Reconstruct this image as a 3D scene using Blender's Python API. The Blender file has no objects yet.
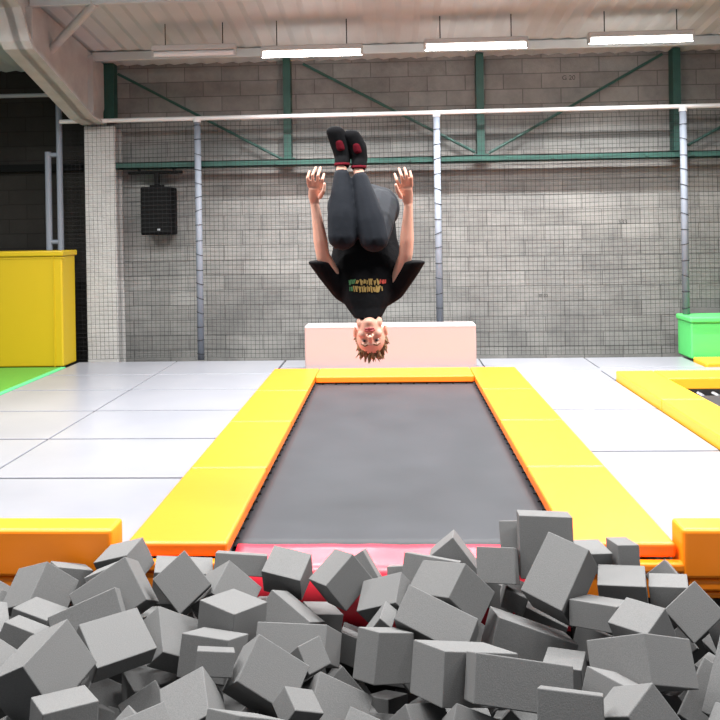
import bpy, bmesh, math, random
from mathutils import Vector, Matrix, Quaternion, noise
random.seed(7)
scene = bpy.context.scene
COL = scene.collection
TUBE_EMIT = 10.0
LAMP_W = 70.0
LAMP_ROWS = (6.2, 3.3)
WORLD = .16
EXPOSURE = 1.1
PI = math.pi

# ------------------------------------------------------------------ camera model (matched to the photograph)
FPX = 745.0; PSI = math.atan(32/745); RHO = math.radians(.95); CX, CY = 360.0, 232.0
CAM = Vector((0, 0, 1.61))
F_ = Vector((-math.sin(PSI), math.cos(PSI), 0)); R_ = Vector((math.cos(PSI), math.sin(PSI), 0)); U_ = Vector((0, 0, 1))
CR = math.cos(RHO)*R_ - math.sin(RHO)*U_
CU = math.sin(RHO)*R_ + math.cos(RHO)*U_
def at(u, v, y):
    r = F_ + CR*((u-CX)/FPX) + CU*((CY-v)/FPX)
    return CAM + r*(y/r.y)
cam_d = bpy.data.cameras.new('camera'); cam = bpy.data.objects.new('camera', cam_d); COL.objects.link(cam)
M = Matrix((( CR.x, CU.x, -F_.x), (CR.y, CU.y, -F_.y), (CR.z, CU.z, -F_.z))).to_4x4(); M.translation = CAM
cam.matrix_world = M
cam_d.sensor_fit = 'HORIZONTAL'; cam_d.sensor_width = 36; cam_d.lens = 36*FPX/720
cam_d.shift_y = -(360-CY)/720; cam_d.clip_start = .05; cam_d.clip_end = 100
scene.camera = cam

# ------------------------------------------------------------------ materials
def mat(name, color, rough=.5, spec=.5, metal=0., bump=None, var=0., emit=None, noise_col=None):
    m = bpy.data.materials.new(name); m.use_nodes = True
    nt = m.node_tree; b = nt.nodes['Principled BSDF']
    b.inputs['Base Color'].default_value = (*color, 1); b.inputs['Roughness'].default_value = rough
    b.inputs['Specular IOR Level'].default_value = spec; b.inputs['Metallic'].default_value = metal
    tc = nt.nodes.new('ShaderNodeTexCoord')
    if bump:
        n = nt.nodes.new('ShaderNodeTexNoise'); n.inputs['Scale'].default_value = bump[0]; n.inputs['Detail'].default_value = 4
        nt.links.new(tc.outputs['Object'], n.inputs['Vector'])
        bp = nt.nodes.new('ShaderNodeBump'); bp.inputs['Strength'].default_value = bump[1]; bp.inputs['Distance'].default_value = bump[2]
        nt.links.new(n.outputs['Fac'], bp.inputs['Height']); nt.links.new(bp.outputs['Normal'], b.inputs['Normal'])
    if noise_col:
        n2 = nt.nodes.new('ShaderNodeTexNoise'); n2.inputs['Scale'].default_value = noise_col[0]; n2.inputs['Detail'].default_value = 5
        nt.links.new(tc.outputs['Object'], n2.inputs['Vector'])
        rp = nt.nodes.new('ShaderNodeValToRGB'); rp.color_ramp.elements[0].position = .3; rp.color_ramp.elements[1].position = .7
        rp.color_ramp.elements[0].color = (*color, 1); rp.color_ramp.elements[1].color = (*noise_col[1], 1)
        nt.links.new(n2.outputs['Fac'], rp.inputs['Fac']); nt.links.new(rp.outputs['Color'], b.inputs['Base Color'])
    if var:
        oi = nt.nodes.new('ShaderNodeObjectInfo'); mr = nt.nodes.new('ShaderNodeMapRange')
        mr.inputs['To Min'].default_value = 1-var; mr.inputs['To Max'].default_value = 1+var
        nt.links.new(oi.outputs['Random'], mr.inputs['Value'])
        hs = nt.nodes.new('ShaderNodeHueSaturation')
        if noise_col: nt.links.new(rp.outputs['Color'], hs.inputs['Color'])
        else: hs.inputs['Color'].default_value = (*color, 1)
        nt.links.new(mr.outputs['Result'], hs.inputs['Value']); nt.links.new(hs.outputs['Color'], b.inputs['Base Color'])
    if emit:
        b.inputs['Emission Color'].default_value = (1, .98, .95, 1); b.inputs['Emission Strength'].default_value = emit
    return m

MAT = {}
MAT['foam'] = mat('grey_foam', (.118, .118, .118), .95, .10, bump=(240, .35, .002), noise_col=(320, (.155, .155, .155)), var=.06)
MAT['vinyl'] = mat('orange_yellow_vinyl', (.95, .190, .009), .36, .5, bump=(7, .12, .01))
MAT['vinyl_side'] = mat('orange_vinyl', (.97, .25, .004), .42, .5, bump=(7, .12, .01))
MAT['vinyl_yellow'] = mat('yellow_vinyl', (.40, .275, .003), .42, .5, bump=(6, .1, .01))
MAT['vinyl_pale'] = mat('bright_yellow_vinyl', (.80, .38, .02), .38, .5, bump=(6, .1, .01))
MAT['mat_white'] = mat('white_vinyl', (.185, .190, .215), .28, .45, bump=(3, .12, .01), noise_col=(1.2, (.215, .218, .240)))
MAT['block_white'] = mat('white_block_vinyl', (.34, .285, .285), .5, .4, bump=(5, .1, .01))
MAT['red'] = mat('red_vinyl', (.80, .03, .055), .34, .55, bump=(9, .2, .012))
MAT['green'] = mat('green_vinyl', (.08, .48, .12), .4, .4, bump=(6, .1, .01))
MAT['green_mat'] = mat('green_mat_vinyl', (.07, .24, .03), .5, .4)
MAT['green_edge'] = mat('mint_edge_vinyl', (.08, .45, .18), .5, .4)
MAT['bed'] = mat('woven_black_bed', (.030, .032, .037), .50, .22, bump=(180, .3, .001), noise_col=(2.5, (.038, .040, .046)))
MAT['steel'] = mat('galvanised_steel', (.30, .31, .33), .45, .5, metal=.3)
MAT['post'] = mat('pale_grey_foam_sleeve', (.16, .18, .215), .6, .3)
MAT['rail_white'] = mat('white_painted_tube', (.58, .59, .60), .45, .5)
MAT['green_steel'] = mat('green_painted_steel', (.013, .050, .040), .5, .3, noise_col=(6, (.020, .068, .054)))
MAT['dark_steel'] = mat('dark_steel', (.004, .0045, .0045), .7, .08)
MAT['net'] = mat('black_net_cord', (.012, .012, .013), .8, .2)
MAT['white_paint'] = mat('rough_white_paint', (.33, .325, .315), .7, .3, bump=(25, .5, .01), noise_col=(5, (.40, .395, .385)))
MAT['ceiling'] = mat('white_ceiling_sheet', (.36, .395, .40), .7, .2, noise_col=(2, (.40, .435, .44)))
MAT['black'] = mat('black_plastic', (.004, .004, .0045), .7, .06, bump=(60, .2, .002))
MAT['lamp_body'] = mat('lamp_housing', (.40, .40, .39), .5, .4)
MAT['tube'] = mat('fluorescent_tube', (.9, .9, .9), .4, .3, emit=TUBE_EMIT)
MAT['concrete'] = mat('dark_concrete', (.03, .03, .03), .8, .2, noise_col=(4, (.045, .045, .045)))
MAT['skin'] = mat('skin', (.72, .37, .27), .5, .4, noise_col=(9, (.76, .42, .32)))
MAT['hair'] = mat('hair', (.15, .08, .036), .6, .3, noise_col=(40, (.34, .21, .11)))
MAT['lip'] = mat('lip', (.38, .07, .07), .45, .4)
MAT['eye_white'] = mat('eye_white', (.30, .25, .23), .3, .5)
MAT['iris'] = mat('iris', (.03, .02, .018), .3, .5)
MAT['brow'] = mat('eyebrow_hair', (.16, .08, .04), .6, .3)
MAT['nostril'] = mat('nostril', (.06, .012, .012), .6, .2)
MAT['shirt'] = mat('black_cotton', (.006, .006, .007), .9, .12, bump=(14, .5, .02))
MAT['legging'] = mat('slate_stretch_fabric', (.008, .010, .0145), .8, .18, bump=(18, .3, .01), noise_col=(5, (.011, .0135, .019)))
MAT['sock'] = mat('black_knit', (.006, .006, .007), .9, .1, bump=(150, .3, .003))
MAT['sock_red'] = mat('red_knit', (.09, .004, .010), .9, .1)
MAT['stencil'] = mat('faded_stencil_ink', (.06, .06, .06), .9, .1)
MAT['ink_gold'] = mat('gold_print', (.38, .25, .08), .7, .2); MAT['ink_green'] = mat('green_print', (.07, .19, .08), .7, .2); MAT['ink_red'] = mat('red_print', (.50, .07, .05), .7, .2)

def block_mat(name, c1, c2, mort, stain):
    m = bpy.data.materials.new(name); m.use_nodes = True; nt = m.node_tree; b = nt.nodes['Principled BSDF']
    b.inputs['Roughness'].default_value = .9; b.inputs['Specular IOR Level'].default_value = .15
    tc = nt.nodes.new('ShaderNodeTexCoord'); sp = nt.nodes.new('ShaderNodeSeparateXYZ'); cb = nt.nodes.new('ShaderNodeCombineXYZ')
    nt.links.new(tc.outputs['Object'], sp.inputs[0]); nt.links.new(sp.outputs['X'], cb.inputs['X']); nt.links.new(sp.outputs['Z'], cb.inputs['Y'])
    br = nt.nodes.new('ShaderNodeTexBrick'); nt.links.new(cb.outputs[0], br.inputs['Vector'])
    br.inputs['Scale'].default_value = 1; br.inputs['Brick Width'].default_value = .52; br.inputs['Row Height'].default_value = .208
    br.inputs['Mortar Size'].default_value = .0065; br.inputs['Mortar Smooth'].default_value = .3; br.inputs['Bias'].default_value = .1
    br.inputs['Color1'].default_value = (*c1, 1); br.inputs['Color2'].default_value = (*c2, 1); br.inputs['Mortar'].default_value = (*mort, 1)
    n = nt.nodes.new('ShaderNodeTexNoise'); n.inputs['Scale'].default_value = 1.6; n.inputs['Detail'].default_value = 8; n.inputs['Roughness'].default_value = .7
    nt.links.new(tc.outputs['Object'], n.inputs['Vector'])
    rp = nt.nodes.new('ShaderNodeValToRGB'); rp.color_ramp.elements[0].position = .35; rp.color_ramp.elements[1].position = .68
    rp.color_ramp.elements[0].color = (stain, stain, stain, 1); rp.color_ramp.elements[1].color = (1.08, 1.07, 1.05, 1)
    nt.links.new(n.outputs['Fac'], rp.inputs['Fac'])
    mx = nt.nodes.new('ShaderNodeMix'); mx.data_type = 'RGBA'; mx.blend_type = 'MULTIPLY'; mx.inputs['Factor'].default_value = 1
    nt.links.new(br.outputs['Color'], mx.inputs['A']); nt.links.new(rp.outputs['Color'], mx.inputs['B'])
    nt.links.new(mx.outputs['Result'], b.inputs['Base Color'])
    n3 = nt.nodes.new('ShaderNodeTexNoise'); n3.inputs['Scale'].default_value = 45; n3.inputs['Detail'].default_value = 3
    nt.links.new(tc.outputs['Object'], n3.inputs['Vector'])
    ad = nt.nodes.new('ShaderNodeMath'); ad.operation = 'SUBTRACT'; ad.inputs[1].default_value = 0
    ml = nt.nodes.new('ShaderNodeMath'); ml.operation = 'MULTIPLY'; ml.inputs[1].default_value = 3.0
    nt.links.new(br.outputs['Fac'], ml.inputs[0]); nt.links.new(n3.outputs['Fac'], ad.inputs[0]); nt.links.new(ml.outputs[0], ad.inputs[1])
    bp = nt.nodes.new('ShaderNodeBump'); bp.inputs['Strength'].default_value = .5; bp.inputs['Distance'].default_value = .008
    nt.links.new(ad.outputs[0], bp.inputs['Height']); nt.links.new(bp.outputs['Normal'], b.inputs['Normal'])
    return m
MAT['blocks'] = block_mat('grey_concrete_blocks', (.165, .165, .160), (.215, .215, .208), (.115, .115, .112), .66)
MAT['blocks_unlit'] = block_mat('unlit_bay_blocks', (.018, .017, .015), (.022, .021, .019), (.012, .011, .010), .8)  # near-black colour stands in for the unlit bay left of the column

# ------------------------------------------------------------------ mesh helpers
def link(name, bm, m, parent=None, smooth=False, keep_world=True):
    me = bpy.data.meshes.new(name); bm.normal_update(); bm.to_mesh(me); bm.free()
    o = bpy.data.objects.new(name, me); COL.objects.link(o)
    for mm in (m if isinstance(m, (list, tuple)) else [m]): me.materials.append(mm)
    if smooth:
        for p in me.polygons: p.use_smooth = True
    if parent:
        o.parent = parent; o.matrix_parent_inverse = parent.matrix_world.inverted()
    return o
def tag(o, label=None, cat=None, group=None, kind=None):
    if label: o['label'] = label
    if cat: o['category'] = cat
    if group: o['group'] = group
    if kind: o['kind'] = kind
    return o
def thing(name, loc, label, cat, group=None):
    o = bpy.data.objects.new(name, None); COL.objects.link(o); o.location = loc; o.empty_display_size = .1
    o.matrix_world = Matrix.Translation(loc)
    return tag(o, label, cat, group)
def struct(name, bm, m):
    o = link(name, bm, m); o['kind'] = 'structure'; return o
def box(bm, lo, hi, bev=0., seg=2):
    g = bmesh.ops.create_cube(bm, size=1)['verts']
    c = [(a+b)/2 for a, b in zip(lo, hi)]; s = [b-a for a, b in zip(lo, hi)]
    for v in g: v.co = Vector((v.co.x*s[0]+c[0], v.co.y*s[1]+c[1], v.co.z*s[2]+c[2]))
    if bev:
        es = list({e for v in g for e in v.link_edges})
        bmesh.ops.bevel(bm, geom=es, offset=bev, segments=seg, affect='EDGES', profile=.5)
    return bm
def bx(lo, hi, bev=0., seg=2):
    return box(bmesh.new(), lo, hi, bev, seg)
def tube(bm, pts, r, n=10, cap=True):
    pts = [Vector(p) for p in pts]; rs = r if isinstance(r, (list, tuple)) else [r]*len(pts)
    rings = []
    for i, p in enumerate(pts):
        d = (pts[min(i+1, len(pts)-1)]-pts[max(i-1, 0)]).normalized()
        a = d.orthogonal().normalized() if i == 0 else (rings[-1][1]-d*rings[-1][1].dot(d)).normalized()
        b = d.cross(a)
        rings.append(([bm.verts.new(p+(a*math.cos(2*PI*k/n)+b*math.sin(2*PI*k/n))*rs[i]) for k in range(n)], a))
    for i in range(len(rings)-1):
        A, B = rings[i][0], rings[i+1][0]
        for k in range(n): bm.faces.new((A[k], A[(k+1) % n], B[(k+1) % n], B[k]))
    if cap:
        bm.faces.new(list(reversed(rings[0][0]))); bm.faces.new(rings[-1][0])
    return bm
def tb(pts, r, n=10): return tube(bmesh.new(), pts, r, n)

# ------------------------------------------------------------------ the room
DECK = -.06
bm = bmesh.new()
box(bm, (-9, 3.86, -1.0), (9, 10.45, -.16))
struct('floor', bm, MAT['concrete'])
struct('floor_pit', bx((-9, -3, -1.08), (9, 3.86, -1.0)), MAT['concrete'])
struct('wall_back', bx((-4.30, 10.30, -.16), (9, 10.55, 4.4)), MAT['blocks'])
struct('wall_back_left', bx((-9, 10.42, -.16), (-4.30, 10.67, 4.4)), MAT['blocks_unlit'])
# ceiling: corrugated sheet rising gently towards the hall
def ceil_z(y): return 4.0 + (10.3-y)*.125
bm = bmesh.new(); n = 240; rows = []
for y in (10.55, 8.0, 4.0, 0.0, -3.0):
    rows.append([(bm.verts.new((-9+18*i/n, y, ceil_z(y)+.012*math.sin(i*2*PI/3))), bm.verts.new((-9+18*i/n, y, ceil_z(y)+.06))) for i in range(n+1)])
for a, b in zip(rows, rows[1:]):
    for i in range(n):
        bm.faces.new((a[i][0], a[i+1][0], b[i+1][0], b[i][0])); bm.faces.new((a[i][1], b[i][1], b[i+1][1], a[i+1][1]))
struct('ceiling', bm, MAT['ceiling'])
# faded stencils on the blocks
for u, v, s, t in ((618, 224, .085, '333'), (562, 80, .09, 'G 20'), (538, 297, .06, '3E 02')):
    p = at(u, v, 10.297)
    fc = bpy.data.curves.new('stencil_mark', 'FONT'); fc.body = t; fc.size = s; fc.extrude = .0015
    o = bpy.data.objects.new('stencil_mark', fc); COL.objects.link(o); fc.materials.append(MAT['stencil'])
    o.location = p; o.rotation_euler = (PI/2, 0, 0); o.parent = bpy.data.objects['wall_back']

# white painted portal frame: column, sloping rafter with haunch
def isect(bm, pts_lo, pts_hi, x, fw, ft, wt):
    pass
col_x0, col_x1 = -4.15, -3.73
bm = bmesh.new()
box(bm, (col_x0, 9.93, -.16), (col_x1, 9.99, 3.10), .01)
box(bm, (col_x0+.02, 10.22, -.16), (col_x1-.02, 10.295, 3.10), .01)
box(bm, (-4.00, 9.98, -.16), (-3.90, 10.23, 3.12)); box(bm, (-4.16, 10.0, 3.08), (-3.97, 10.295, 3.95), .01)
cm = thing('portal_frame', (-4.13, 10.1, -.16), 'white painted steel column and haunched rafter of the hall frame at upper left', 'steel frame')
cm['kind'] = 'structure'; cm['category'] = 'steel frame'
link('column_shaft', bm, MAT['white_paint'], cm)
def prism(bm, poly, x0, x1):      # poly in (y, z)
    A = [bm.verts.new((x0, y, z)) for y, z in poly]; B = [bm.verts.new((x1, y, z)) for y, z in poly]
    bm.faces.new(A); bm.faces.new(list(reversed(B)))
    for i in range(len(poly)): bm.faces.new((A[i], B[i], B[(i+1) % len(poly)], A[(i+1) % len(poly)]))
    bmesh.ops.recalc_face_normals(bm, faces=bm.faces[:])
    return bm
HB = [(9.98, 3.12), (9.55, 3.15), (8.6, 3.45), (7.92, 3.655), (7.84, 3.72), (7.66, 4.03), (7.4, 4.10), (4.5, 4.46), (2.0, 4.77)]    # bottom line of haunch, then rafter
bm = bmesh.new()
prism(bm, HB + [(2.0, ceil_z(2)-.03), (10.24, ceil_z(10.24)-.03), (10.24, 3.5)], -4.03, -3.95)
link('rafter_web', bm, MAT['white_paint'], cm)
bm = bmesh.new()
prism(bm, [(y, z) for y, z in HB] + [(y+(.03 if 7.7 < y < 7.9 else 0), z+.035) for y, z in reversed(HB)], -4.18, -3.85)
link('bottom_flange', bm, MAT['white_paint'], cm)
bm = bmesh.new()
box(bm, (-4.1, 9.60, 3.2), (-3.88, 9.63, 3.98)); box(bm, (-4.1, 7.95, 3.66), (-3.88, 7.98, 4.12))
link('stiffener', bm, MAT['white_paint'], cm)
b0, b1 = at(50, 51, 8.6), at(95, 3, 8.05)
link('fly_brace', tb([b0, b1], .048, 12), MAT['white_paint'], cm)
# ceiling purlins
for y in (9.75, 8.05, 6.3, 4.5):
    z = ceil_z(y)
    bm = bmesh.new(); box(bm, (-3.94, y-.03, z-.13), (8.9, y+.03, z-.015), .008)
    o = link('ceiling_purlin', bm, MAT['ceiling']); o['kind'] = 'structure'

# ------------------------------------------------------------------ green steelwork on the wall
gs = thing('wall_rail_frame', (0, 10.05, 2.5), 'green steel rail with uprights and diagonal braces on the block wall', 'steel frame')
RY = 10.03
p0, p1 = at(106, 168, RY), at(720, 152.6, RY)
rz = (p0.z+p1.z)/2
bm = bmesh.new()
box(bm, (p0.x, RY-.075, rz-.045), (5.2, RY-.06, rz+.045)); box(bm, (p0.x, RY-.075, rz+.03), (5.2, RY+.10, rz+.045)); box(bm, (p0.x, RY-.075, rz-.045), (5.2, RY+.10, rz-.03))
link('rail', bm, MAT['green_steel'], gs)
UX = []
for u in (287.5, 480, 676):
    x = at(u, 110, 10.18).x; UX.append(x)
    bm = bmesh.new(); box(bm, (x-.05, 10.13, rz+.045), (x+.05, 10.145, 4.0)); box(bm, (x-.05, 10.145, rz+.045), (x-.038, 10.29, 4.0)); box(bm, (x+.038, 10.145, rz+.045), (x+.05, 10.29, 4.0))
    box(bm, (x-.10, 10.10, rz+.045), (x+.10, 10.29, rz+.075))
    link('upright', bm, MAT['green_steel'], gs)
x = at(109, 80, 10.18).x
link('upright', bx((x-.075, 10.15, 3.2), (x+.075, 10.29, 4.0)), MAT['green_steel'], gs)
for (u0, v0, u1, v1) in ((118, 74, 284, 160), (303, 64, 475, 152), (489, 153, 662, 54), (688, 145, 800, 83)):
    a, b = at(u0, v0, 10.16), at(u1, v1, 10.16)
    link('brace', tb([a, b], .020, 8), MAT['green_steel'], gs)
    for q in (a, b):
        pass
bm = bmesh.new()
for u in (553, 600, 647, 693, 275, 410, 508):
    c = at(u, 156+(640-u)*.026, RY-.08); box(bm, (c.x-.018, c.y-.008, rz-.02), (c.x+.018, c.y+.004, rz+.016), .004)
link('bolt_plate', bm, MAT['green_steel'], gs)

# ------------------------------------------------------------------ loudspeaker under a bracket
sx = (at(142, 200, 10.05).x+at(174, 200, 10.05).x)/2; zt = at(158, 187, 10.0).z; zb = at(158, 235, 10.0).z
sp = thing('loudspeaker', (sx, 10.05, zb), 'black loudspeaker hanging under a bracket bar on the block wall', 'speaker')
bm = bmesh.new(); box(bm, (sx-.205, 9.93, zb), (sx+.205, 10.26, zt), .02)
link('cabinet', bm, MAT['black'], sp)
bm = bmesh.new(); box(bm, (sx-.185, 9.918, zb+.03), (sx+.185, 9.931, zt-.03), .004)
link('grille', bm, MAT['dark_steel'], sp)
link('badge', bx((sx+.03, 9.912, zb+.06), (sx+.065, 9.919, zb+.085)), MAT['steel'], sp)
bz = at(155, 172.5, 10.0).z
bm = bmesh.new(); tube(bm, [(at(128, 172, 10.0).x, 10.02, bz), (at(182, 172, 10.0).x, 10.02, bz)], .022, 8)
box(bm, (sx-.03, 9.99, zt), (sx+.03, 10.05, bz)); box(bm, (sx-.09, 9.98, zt-.002), (sx+.09, 10.06, zt+.03))
for dx in (-.24, .24): box(bm, (sx+dx-.015, 10.0, bz), (sx+dx+.015, 10.04, rz-.046))
link('bracket', bm, MAT['dark_steel'], sp)

# ------------------------------------------------------------------ safety net fence
NY = 9.85; NZ0, NZ1 = -.05, 3.15
fence = thing('safety_net_fence', (0, NY, DECK), 'black square-mesh safety net on a white top tube and pale posts before the wall', 'net fence')
PX = [-2.575, .61, 3.80]
bm = bmesh.new()
def cord(bm, pts, w):
    prev = None
    for p in pts:
        p = Vector(p)
        ring = [bm.verts.new(p+Vector(o)*w) for o in CORD_OFF]
        if prev:
            for k in range(3): bm.faces.new((prev[k], prev[(k+1) % 3], ring[(k+1) % 3], ring[k]))
        prev = ring
X0, X1 = -4.42, 5.1; pitch = .0585
nx = int((X1-X0)/pitch); nz = int((NZ1-NZ0)/pitch)
def nd(i, j):
    x = X0+i*pitch; z = NZ1-.02-j*pitch
    k = noise.noise(Vector((x*1.3, z*1.1, 3)))
    sag = -.02*abs(math.sin((x-PX[0])*PI/3.19))*(1 if j == 0 else .8)
    return (x+.016*noise.noise(Vector((x*.9, z*.8, 9))), NY+.03*k+.03, z+sag+.012*noise.noise(Vector((x*.8, z, 5))))
CORD_OFF = ((-.5, 0, -.3), (.5, 0, -.3), (0, .2, .6))
for j in range(nz+1): cord(bm, [nd(i, j) for i in range(0, nx+1, 2) if X0+i*pitch < 3.69 or NZ1-.02-j*pitch > .52], .0046)
CORD_OFF = ((-.5, -.3, 0), (.5, -.3, 0), (0, .5, 0))
for i in range(nx+1): cord(bm, [nd(i, j) for j in range(0, nz+1, 2) if X0+i*pitch < 3.69 or NZ1-.02-j*pitch > .52], .0040)
link('net', bm, MAT['net'], fence)
bm = bmesh.new(); tube(bm, [(-4.44, NY, 3.16), (X1, NY, 3.175)], .028, 12)
link('top_rail', bm, MAT['rail_white'], fence)
for k, x in enumerate(PX):
    zb_ = DECK if k < 2 else .473
    bm = bmesh.new(); tube(bm, [(x, NY, zb_), (x, NY, 3.135)], .044, 14)
    po = link('post', bm, MAT['post'], fence, smooth=True)
    bm = bmesh.new(); z = zb_+.08; cp = []
    while z < 3.1:
        t = random.uniform(-.02, .02)
        cp += [(x+.0475*math.cos(a), NY+.0475*math.sin(a), z+t*math.cos(a)) for a in [PI/2+2*PI*q/12 for q in range(13)]]; z += .195+random.uniform(-.02, .02)
    tube(bm, cp, .0045, 4); link('lacing', bm, MAT['net'], po)
    bm = bmesh.new(); tube(bm, [(x, NY, 3.11), (x, NY, 3.165)], .05, 12); link('cap', bm, MAT['rail_white'], po)

# ------------------------------------------------------------------ left corner: guard frame, yellow box, green mat
gf = thing('guard_frame', (-4.5, 9.97, DECK), 'grey tubular steel guard frame rising behind the yellow box', 'guard frame')
GY = 9.97
a = at(58.5, 96, GY); bq = at(48, 152, GY)
link('post', tb([(a.x, GY, DECK), (a.x, GY, a.z)], .040, 12), MAT['post'], gf)
link('post', tb([(bq.x, GY, DECK), (bq.x, GY, bq.z)], .042, 12), MAT['post'], gf)
z1 = at(55, 155, GY).z; z2 = at(58, 242, GY).z
link('crossbar', tb([(bq.x, GY, z1), (a.x, GY, z1)], .032, 10), MAT['post'], gf)
link('crossbar', tb([(bq.x, GY, z2), (a.x, GY, z2)], .032, 10), MAT['post'], gf)
zp = at(30, 95.5, GY).z
link('top_rail', tb([(-7.5, GY, zp), (a.x, GY, zp)], .028, 10), MAT['steel'], gf)
zr = at(30, 168, 10.35).z
tag(link('wall_handrail', bx((-8, 10.33, zr-.05), (-4.36, 10.415, zr+.05)), MAT['dark_steel']), 'dark horizontal rail on the dark wall at the left', 'rail')

yb = thing('padded_box', (-5.2, 9.6, DECK), 'tall yellow padded box at the left edge, before the dark wall', 'padded box')
bm = bmesh.new(); box(bm, (-6.4, 9.40, DECK), (-4.245, 9.80, 1.38), .02, 3); link('body', bm, MAT['vinyl_yellow'], yb)
bm = bmesh.new(); box(bm, (-6.43, 9.375, 1.365), (-4.22, 9.82, 1.435), .015, 2); link('lid', bm, MAT['vinyl_yellow'], yb)
bm = bmesh.new(); box(bm, (-4.36, 9.388, DECK), (-4.35, 9.402, 1.365)); box(bm, (-6.41, 9.392, 1.335), (-4.2, 9.402, 1.345)); link('seam', bm, MAT['vinyl_yellow'], yb)
gm = thing('floor_mat', (-5.2, 7.8, -.16), 'green floor mat with mint edge in front of the yellow box', 'mat')
link('pad', bx((-6.5, 6.2, -.16), (-4.27, 9.37, DECK+.004), .01), MAT['green_mat'], gm)
link('edge_strip', bx((-4.27, 6.2, -.16), (-4.20, 9.37, DECK+.006), .008), MAT['green_edge'], gm)

# ------------------------------------------------------------------ right corner: green block and its yellow pad
gb = thing('padded_block', (4.4, 9.8, DECK), 'bright green padded block round the right post foot', 'padded block')
link('body', bx((3.735, 9.53, DECK), (5.2, 9.98, .41), .02, 3), MAT['green'], gb)
link('lid', bx((3.715, 9.50, .40), (5.22, 9.99, .47), .02, 3), MAT['green'], gb)
tag(link('edge_pad', bx((3.72, 9.05, -.16), (5.3, 9.45, -.015), .02, 3), MAT['vinyl_pale']), 'short yellow pad on the floor in front of the green block', 'pad')

# ------------------------------------------------------------------ floor mats
def floor_mat(x0, x1, y0, y1, label):
    g = .008
    o = link('floor_mat', bx((x0+g, y0+g*1.8, -.16), (x1-g, y1-g*1.8, DECK), .006, 2), MAT['mat_white'])
    tag(o, label, 'mat', 'white floor mats round the trampolines'); return o
LY = [3.99, 5.07, 6.05, 7.02, 7.97, 8.83, 9.75]
nmL = ['nearest', 'second', 'third', 'fourth', 'fifth', 'farthest']
for k in range(6):
    floor_mat(-2.87, -1.431, LY[k], LY[k+1], 'white vinyl floor mat, %s in the row beside the left orange pad' % nmL[k])
    floor_mat(-4.195, -2.87, LY[k]+.0, LY[k+1], 'white vinyl floor mat, %s in the outer row on the left' % nmL[k])
RYs = [3.99, 5.65, 6.96, 8.25, 8.84]
nmR = ['nearest', 'second', 'third', 'farthest']
for k in range(4):
    floor_mat(1.424, 2.42, RYs[k], RYs[k+1], 'white vinyl floor mat, %s between the two trampolines on the right' % nmR[k])
floor_mat(2.424, 5.2, 8.31, 9.02, 'white vinyl floor mat between the right trampoline and the green block')
floor_mat(-1.42, 1.1, 9.25, 9.75, 'white vinyl floor mat behind the white foam block at the net')
floor_mat(1.1, 2.45, 8.84, 9.75, 'white vinyl floor mat right of the white foam block, against the net')
floor_mat(2.45, 3.7, 9.02, 9.75, 'white vinyl floor mat left of the green block, against the net')
floor_mat(-1.42, 1.1, 8.83, 9.25, 'white vinyl floor mat under the white foam block')

# ------------------------------------------------------------------ the white landing block
wb = thing('foam_block', (-.05, 9.08, DECK), 'long white padded block standing behind the trampoline', 'padded block')
link('cover', bx((-1.075, 8.95, DECK), (.985, 9.22, .488), .022, 3), MAT['block_white'], wb)
link('seam', bx((-1.073, 8.9465, .455), (.983, 8.953, .461)), MAT['block_white'], wb)

# ------------------------------------------------------------------ trampolines
tr = thing('trampoline', (0, 6.3, -.16), 'long dark trampoline with orange padded edges in the middle', 'trampoline')
bm = bmesh.new(); bmesh.ops.create_grid(bm, x_segments=24, y_segments=40, size=.5)
for v in bm.verts:
    x, y = v.co.x, v.co.y
    v.co = Vector((.0+x*1.79, 6.16+y*4.26, -.088-.02*(1-4*x*x)*(1-4*y*y)))
r = bmesh.ops.extrude_face_region(bm, geom=bm.faces[:])
for v in [e for e in r['geom'] if isinstance(e, bmesh.types.BMVert)]: v.co.z -= .008
bmesh.ops.recalc_face_normals(bm, faces=bm.faces[:])
link('bed', bm, MAT['bed'], tr, smooth=True)
PY_ = [3.85, 5.10, 6.35, 7.6, 8.82]
for side in (-1, 1):
    for k in range(4):
        x0, x1 = (-1.425, -.888) if side < 0 else (.888, 1.418)
        link('edge_pad', bx((x0, PY_[k]+.003, -.075), (x1, PY_[k+1]-.003, .0), .016, 3), MAT['vinyl'], tr)
    bm = bmesh.new(); x = side*.905
    box(bm, (min(x, x+side*.05), 3.95, -.158), (max(x, x+side*.05), 8.32, -.085)); link('frame_rail', bm, MAT['steel'], tr)
link('edge_pad', bx((-.884, 8.30, -.075), (.884, 8.815, .0), .016, 3), MAT['vinyl'], tr)
link('frame_rail', bx((-.9, 8.33, -.158), (.9, 8.38, -.085)), MAT['steel'], tr)
for side in (-1, 1):
    for k in range(30):
        y = 4.12+k*.14
        bm = bmesh.new(); xa, xb = side*.880, side*.915; m_ = 9
        tube(bm, [(xa+(xb-xa)*q/(m_*4), y+.012*math.cos(q*PI/2), -.095+.012*math.sin(q*PI/2)) for q in range(m_*4+1)], .004, 4)
        link('spring', bm, MAT['dark_steel'], tr)
for k in range(12):
    x = -.80+k*.145
    bm = bmesh.new(); tube(bm, [(x+.012*math.cos(q*PI/2), 8.285+.05*q/36, -.095+.012*math.sin(q*PI/2)) for q in range(37)], .004, 4); link('spring', bm, MAT['dark_steel'], tr)
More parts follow.
